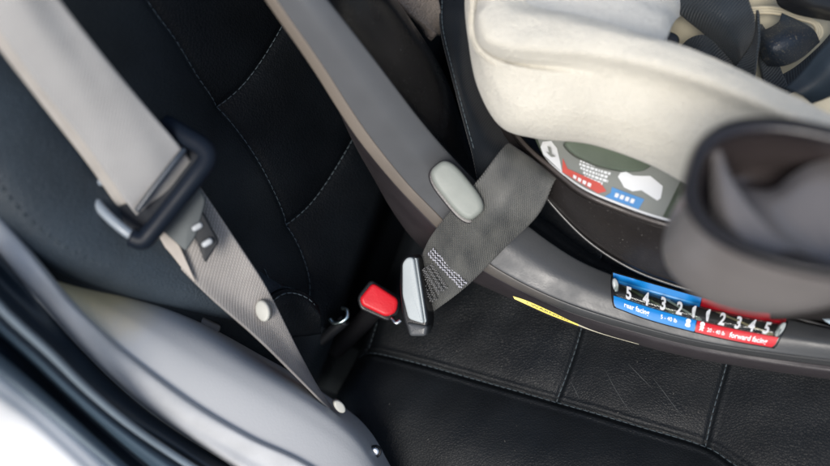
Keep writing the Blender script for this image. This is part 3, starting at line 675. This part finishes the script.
for (s, ch) in ((.085, '5'), (.187, '4'), (.287, '3'), (.382, '2'), (.467, '1'), (.548, '1'), (.630, '2'), (.722, '3'), (.800, '4'), (.885, '5')):
    if ch == '1': polypatch('number', ind, [[(s + .004 + x * hS * .62, .385 + y * hT) for x, y in [(.20, 0), (.46, 0), (.46, .72), (.26, .72), (.0, .56), (.0, .40), (.20, .50)]]], .0046, 'ink', frame_)
    else: text_on('number', ch, ind, s, .385, hS, hT, .0046, 'ink', frame_, .035)
text_on('lettering', 'rear facing', ind, .075, .135, 0, .19, .0009, 'ink', frame_, .018, squeeze=.155)
text_on('lettering', '5 - 40 lb', ind, .298, .145, 0, .15, .0009, 'ink', frame_, .012, squeeze=.098)
text_on('lettering', '20 - 40 lb', ind, .578, .115, 0, .15, .0009, 'ink', frame_, .012, squeeze=.105)
text_on('lettering', 'forward facing', ind, .712, .105, 0, .20, .0009, 'ink', frame_, .018, squeeze=.222)
def figure(s, t, k, seated):
    def c(cx, cy, r): return [(cx + r * .33 * math.cos(a), cy + r * math.sin(a) * 1.4) for a in np.linspace(0, 2 * math.pi, 12, endpoint=False)]
    h = c(s, t + .15, .045)
    if seated: b = [(s - .016, t + .02), (s - .012, t + .09), (s + .012, t + .09), (s + .016, t + .02), (s + .008, t - .01), (s - .008, t - .01)]
    else: b = [(s - .014, t + .06), (s - .006, t + .10), (s + .008, t + .10), (s + .016, t + .05), (s + .008, t + .04), (s + .012, t - .03), (s + .003, t - .03), (s, t + .02), (s - .006, t - .03), (s - .013, t - .03), (s - .007, t + .05)]
    return [h, b]
polypatch('child_symbol', ind, figure(.462, .12, 1, True), .0009, 'ink', frame_)
polypatch('child_symbol', ind, figure(.545, .13, 1, False), .0009, 'ink', frame_)
# clear tube over the numbers, bulging out
def tubefn(s, t, off=0): return ind(s, .36 + .34 * t, .0012 + .0028 * math.sin(math.pi * t) ** .7 * (1 - (2 * s - 1) ** 12) + off)
gt = patch('clear_tube', tubefn, .02, .98, 0, 1, 0, 'glass', frame_, 90, 16)
s_ = gt.modifiers.new('thickness', 'SOLIDIFY'); s_.thickness = .0008; s_.offset = 0
# reflections in the tube painted as diagonal streaks behind the numbers
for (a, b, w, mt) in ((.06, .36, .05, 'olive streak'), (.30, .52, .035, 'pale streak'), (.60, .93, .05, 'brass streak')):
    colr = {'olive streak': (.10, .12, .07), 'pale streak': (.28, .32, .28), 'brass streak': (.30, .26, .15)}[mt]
    polypatch('painted_reflection', ind, [[(a, .66), (a + w, .67), (b + w * .6, .40), (b, .37)]], .0004, plastic(mt, colr, .3, 0), frame_)
prism('end_cap', ellipse(616, 285, 3, 7, -.2), float(rail_depth(.03, .6)) - .0045, nb, .003, plastic('clear cap', (.35, .38, .38), .15, 0), frame_, .001)
prism('end_cap', ellipse(781, 330, 3, 9, .6), float(rail_depth(.97, .6)) - .0045, nb, .003, plastic('clear cap', (.35, .38, .38), .15, 0), frame_, .001)

# yellow warning label on the rail edge
Y0 = cr([(513, 296.2), (528, 301.2), (550, 311), (573, 322), (600, 332.9), (640, 344.5)], 60); Y1 = cr([(514.5, 299), (528, 305.2), (550, 315), (573, 323.8), (600, 333.5), (640, 344.9)], 60)
def yel(s, t, off=0):
    i = int(np.clip(s * 59, 0, 58)); fr = s * 59 - i; A = Y1[i] * (1 - fr) + Y1[i + 1] * fr; B = Y0[i] * (1 - fr) + Y0[i + 1] * fr; p = A * (1 - t) + B * t
    return W(p[0], p[1], .4875 - .012 * s - off)
yl = patch('warning_label', yel, 0, .52, 0, 1, 0, 'yellow', cs, 50, 5)
patch('label_tail', yel, .52, .99, 0, 1, 0, plastic('cream print', (.45, .42, .30), .5, 0), yl, 40, 3)
text_on('lettering', '! WARNING', yel, .10, .28, 0, .62, .0005, 'darkink', yl, .0, squeeze=.34)
prism('blue_label', [(817, 311), (834, 316), (836, 327), (823, 320)], .437, nb, .001, plastic('pale blue label', (.35, .43, .48), .4, 0), cs, .0002)

# fabric tail behind the rail
tag(loft('folded_blanket', [rail3([(385, -40), (398, 0), (420, 22), (437, 34)], .50, .53), rail3([(420, -45), (437, -5), (442, 20), (440, 36)], .51, .54)], 30, 14, 'beige', None, .006), 'small taupe fabric corner behind the child seat base', 'fabric')

# ------------------------------------------------------------------ lower anchor strap
st = thing('anchor_strap', W(480, 230, .48), 'wide black webbing anchor strap crossing the child seat base', 'strap')
loft('webbing', [
    [(415, 263, .500), (421, 256, .496), (431, 236, .484), (453, 208, .467), (478, 180, .454), (502, 149, .452), (511, 144, .462), (513, 158, .482)],
    [(420, 290, .500), (429, 284, .494), (447, 264, .481), (476, 236, .463), (505, 207, .450), (528, 168, .449), (534, 160, .459), (530, 175, .480)],
    [(424, 318, .500), (430, 314, .497), (467, 286, .484), (505, 248, .470), (538, 215, .458), (553, 184, .452), (557, 178, .458), (550, 188, .478)]],
    160, 30, 'strap', st, .0014, disp=webdisp(.0012, 21))
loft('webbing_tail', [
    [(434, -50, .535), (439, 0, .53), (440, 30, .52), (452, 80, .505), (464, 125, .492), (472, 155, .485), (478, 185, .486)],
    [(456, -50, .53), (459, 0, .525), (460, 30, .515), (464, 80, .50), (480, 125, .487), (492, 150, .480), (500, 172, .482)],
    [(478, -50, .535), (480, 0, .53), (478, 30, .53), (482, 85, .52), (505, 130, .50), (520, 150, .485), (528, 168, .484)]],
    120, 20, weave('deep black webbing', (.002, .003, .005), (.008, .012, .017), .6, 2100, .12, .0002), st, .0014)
e_ = cr([W(442, 0, .529), W(443, 30, .519), (W(455, 80, .504)), W(467, 125, .491), W(474, 150, .485)], 60)
dashes('edge_stitching', [(e_ + nb * .001, nb)], 'thread', st, rad=.0004)
def zig(p0, p1, w, rows_, name, mat, rad):
    bm_paths = []
    p0 = np.array(p0); p1 = np.array(p1); t = p1 - p0; L_ = np.linalg.norm(t[:2]); u = t / L_; v = np.array([-u[1], u[0], 0])
    for r_ in range(rows_):
        off = (r_ - (rows_ - 1) / 2) * w
        bm_paths.append(np.array([W(*(p0 + t * q + v * (off + (w * .5 if i % 2 else -w * .5)))) for i, q in enumerate(np.linspace(0, 1, 30))]))
    return dashes(name, [(p + nb * .0042, nb) for p in bm_paths], mat, st, step=.0016, ln=.0014, rad=rad)
zig((430, 251, .4875), (464, 286, .4845), 3.2, 3, 'bar_tack', 'white_thread', .00035)
zig((427, 266, .4915), (443, 291, .490), 4.5, 3, 'bar_tack', plastic('grey thread dim', (.16, .16, .16), .7, 0), .00028)
zig((420, 270, .4950), (434, 301, .4945), 4.5, 2, 'bar_tack', plastic('grey thread dim', (.13, .13, .13), .7, 0), .00028)
cn = thing('strap_connector', W(413, 295, .49), 'silver grey release connector clipped on the end of the black strap', 'connector')
cnn = nb - rt * .35
prism('connector_body', [(400, 262), (407, 254), (417, 256), (422, 285), (428, 320), (425, 335), (408, 336), (402, 318), (399, 285)], .4865, cnn, .013, 'blk', cn, .002, .004, 4)
prism('release_cover', [(402, 263), (407, 257), (413, 257.5), (418, 288), (423.5, 324), (408, 319), (402, 295)], .4825, cnn, .005, 'silverpl', cn, .0012, .002, 3)
prism('side_plate', [(414.5, 258), (416.5, 258), (421, 288), (426, 321), (424.6, 323.5), (419, 288)], .4832, cnn, .004, 'silverpl', cn, .0003, 0, 2)
prism('connector_foot', [(406, 322), (427, 326), (425, 336.5), (409, 336.5)], .4835, cnn, .010, plastic('grey black plastic', (.06, .065, .07), .35), cn, .002, .002, 3)

# ------------------------------------------------------------------ harness
hs = thing('harness', W(740, 40, .46), 'black harness straps lying loose inside the cream child seat', 'harness')
loft('shoulder_strap', [
    [(645, -50, .46), (666, 0, .462), (684, 18, .464), (705, 35, .467), (724, 52, .468), (738, 68, .470)],
    [(700, -50, .452), (712, 0, .450), (722, 20, .450), (732, 38, .455), (738, 54, .463), (741, 68, .470)],
    [(735, -50, .450), (749, 0, .449), (755, 18, .452), (754, 36, .458), (746, 54, .464), (743, 70, .470)]], 80, 30, 'harness', hs, .0014)
loft('shoulder_strap', [
    [(756, 10, .458), (754, 36, .459), (746, 52, .462), (736, 66, .464), (726, 84, .466)],
    [(757, 14, .455), (758, 38, .453), (756, 56, .455), (755, 74, .458), (752, 95, .462)]], 50, 12, 'harness', hs, .0014)
loft('lower_strap', [
    [(672, 60, .478), (681, 46, .474), (692, 37, .470), (706, 35, .467), (720, 44, .468), (736, 62, .472)],
    [(676, 72, .480), (688, 62, .474), (700, 56, .468), (712, 56, .466), (724, 62, .468), (738, 74, .472)]], 50, 14, 'harness', hs, .0016)
loft('shoulder_pad', [
    [(757, 30, .474), (766, 29, .470), (778, 22, .468), (782, 13, .470)],
    [(758, 45, .468), (768, 42, .458), (785, 32, .456), (800, 21, .466)],
    [(762, 58, .466), (775, 52, .455), (795, 42, .454), (814, 30, .464)],
    [(768, 66, .472), (784, 66, .464), (802, 58, .463), (820, 42, .470)]], 50, 40, 'padfab', hs, .004)
loft('chest_strap', [rail3([(746, 24), (757, 40), (760, 60), (764, 82)], .472, .478), rail3([(762, 24), (776, 45), (780, 66), (790, 90)], .480, .480)], 40, 12, 'harness', hs, .002)
loft('crotch_pad', [
    [(778, -40, .45), (776, 0, .452), (790, 12, .456), (812, 18, .458), (850, 24, .460)],
    [(800, -40, .44), (800, -10, .44), (812, 4, .444), (830, 10, .448), (860, 14, .45)],
    [(840, -50, .45), (845, -20, .45), (850, -5, .45), (860, 0, .45), (880, 5, .455)]], 40, 24, 'blk', hs, .004)
loft('near_strap', [
    [(785, 88, .425), (800, 74, .420), (820, 50, .412), (850, 20, .40)],
    [(800, 95, .42), (818, 84, .414), (838, 62, .405), (870, 34, .395)],
    [(812, 104, .425), (832, 96, .42), (858, 80, .41), (890, 52, .40)]], 50, 20, plastic('blue grey webbing', (.014, .024, .036), .5, .0004, 700, .3, .6), hs, .002)
loft('inner_strap', [rail3([(752, 88), (790, 70), (815, 50), (830, 34), (850, 10)], .486, .474), rail3([(775, 100), (806, 84), (830, 62), (850, 40), (870, 20)], .480, .470)], 40, 10, 'harness', hs, .002)
prism('buckle_knob', ellipse(671, 39, 10, 8, .2), .452, nb, .006, 'blk', hs, .003, 0, 4)
tube('loose_thread', [(678, 0, .452), (674, 12, .450), (670, 24, .447), (667, 36, .442), (666, 44, .442)], .0004, plastic('pale thread', (.45, .46, .47), .5, 0), hs, 30, 6)

# ------------------------------------------------------------------ cup holder (built from closed loops, then turned into one wall with real thickness)
cup = thing('cup_holder', W(800, 230, .30), 'smoke grey plastic cup holder sticking out beside the cream cushion', 'cup holder')
def loops(name, specs, nv, mat, parent, thick=0):
    n = 96; P = []
    for (cx, cy, a, b, rot, e, d, dx, dy) in specs:
        L_ = ellipse(cx, cy, a, b, R(rot), n, e); P.append([W(x, y, d + dx * (x - cx) + dy * (y - cy)) for x, y in L_])
    G = np.stack([crk([q[i] for q in P], nv) for i in range(n)])
    o = link(name, grid_mesh(name, G, True), mat, parent)
    if thick: s = o.modifiers.new('thickness', 'SOLIDIFY'); s.thickness = thick; s.offset = -1
    return o
DX, DY = -.00006, -.00022
loops('cup_wall', [
    (812, 201, 122, 68, 13, 2.5, .290, DX, DY), (800, 215, 116, 68, 13, 2.4, .300, DX, DY), (775, 238, 104, 66, 14, 2.3, .316, DX, DY * .6), (748, 255, 87, 57, 15, 2.2, .334, DX, DY * .3),
    (742, 259, 76, 48, 15, 2.1, .343, DX, 0), (741, 260, 50, 30, 15, 2, .346, DX, 0), (741, 260, 2, 1.5, 15, 2, .346, 0, 0)], 60, 'cup', cup)
loops('rim', [
    (811, 203, 124, 70, 13, 2.5, .296, DX, DY), (812, 200, 130, 75, 13, 2.5, .288, DX, DY), (812, 199, 130, 75, 13, 2.5, .281, DX, DY), (812, 199, 124, 69, 13, 2.5, .277, DX, DY),
    (812, 200, 116, 61, 13, 2.5, .279, DX, DY), (811, 202, 112, 57, 13, 2.5, .287, DX, DY)], 40, 'rim', cup)
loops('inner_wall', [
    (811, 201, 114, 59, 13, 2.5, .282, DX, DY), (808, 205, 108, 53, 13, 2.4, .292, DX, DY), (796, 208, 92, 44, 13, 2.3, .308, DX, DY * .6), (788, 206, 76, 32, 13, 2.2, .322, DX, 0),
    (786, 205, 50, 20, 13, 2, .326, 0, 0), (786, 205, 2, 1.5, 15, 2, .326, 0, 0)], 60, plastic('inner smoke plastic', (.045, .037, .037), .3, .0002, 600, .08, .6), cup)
loft('divider', [
    [(716, 238, .300), (711, 205, .301), (711, 168, .303), (714, 148, .304), (721, 148, .305), (727, 166, .306), (736, 182, .307), (754, 189, .307), (774, 188, .307), (791, 175, .306), (812, 163, .305), (840, 160, .304), (880, 175, .303), (910, 205, .30)],
    [(730, 244, .293), (725, 220, .293), (724, 198, .294), (726, 180, .296), (731, 178, .297), (738, 188, .297), (748, 199, .297), (762, 205, .298), (778, 203, .298), (795, 192, .297), (815, 182, .297), (842, 180, .296), (876, 192, .295), (898, 215, .292)],
    [(744, 249, .288), (742, 236, .288), (745, 226, .289), (751, 219, .290), (757, 218, .290), (764, 222, .290), (774, 227, .290), (786, 231, .290), (800, 230, .290), (815, 224, .290), (828, 227, .289), (840, 222, .288), (855, 220, .288), (870, 222, .287), (880, 228, .286)],
    [(760, 258, .284), (768, 255, .284), (776, 252, .284), (784, 251, .284), (792, 251, .284), (800, 252, .284), (808, 254, .284), (816, 257, .284), (824, 260, .283), (831, 263, .283), (838, 266, .282), (848, 268, .282), (858, 270, .282), (866, 270, .282), (874, 270, .282), (882, 268, .282), (888, 265, .282)]], 90, 36, plastic('pale smoke plastic', (.14, .132, .132), .2, .0002, 600, .06, .6), cup, .002)
loft('mounting_arm', [rail3([(800, 300), (860, 285), (930, 280)], .36, .35), rail3([(770, 320), (850, 320), (930, 318)], .39, .38)], 20, 10, 'bucket', cup, .006)

# ------------------------------------------------------------------ light
world = bpy.data.worlds.new('World'); scene.world = world; world.use_nodes = True
nt = world.node_tree; bg = nt.nodes['Background']
sky = nt.nodes.new('ShaderNodeTexSky'); sky.sky_type = 'NISHITA'; sky.sun_disc = False
SD = nrm(np.array([.10, -.62, .95]))                    # towards the sun: open door side, high
sky.sun_elevation = math.asin(SD[2]); sky.sun_rotation = math.atan2(SD[0], SD[1]); sky.dust_density = 3; sky.air_density = 1.2
nt.links.new(sky.outputs['Color'], bg.inputs['Color']); bg.inputs['Strength'].default_value = .10
sun = bpy.data.lights.new('sun', 'SUN'); sun.energy = 2.0; sun.angle = R(25); sun.color = (1, .965, .91)
so = bpy.data.objects.new('sun', sun); COL.objects.link(so); so.rotation_euler = Vector(SD).to_track_quat('Z', 'Y').to_euler()

# ------------------------------------------------------------------ camera
cam = bpy.data.cameras.new('camera'); co = bpy.data.objects.new('camera', cam); COL.objects.link(co)
m = Matrix(((rt[0], up[0], nb[0], CAM[0]), (rt[1], up[1], nb[1], CAM[1]), (rt[2], up[2], nb[2], CAM[2]), (0, 0, 0, 1))); co.matrix_world = m
cam.sensor_width = 36; cam.lens = FPX * 36 / 830; cam.clip_start = .01; cam.clip_end = 100
cam.dof.use_dof = True; cam.dof.focus_distance = .492; cam.dof.aperture_fstop = 3.2
scene.camera = co
vs = scene.view_settings; vs.view_transform = 'Standard'; vs.look = 'None'; vs.exposure = .6; vs.gamma = 1
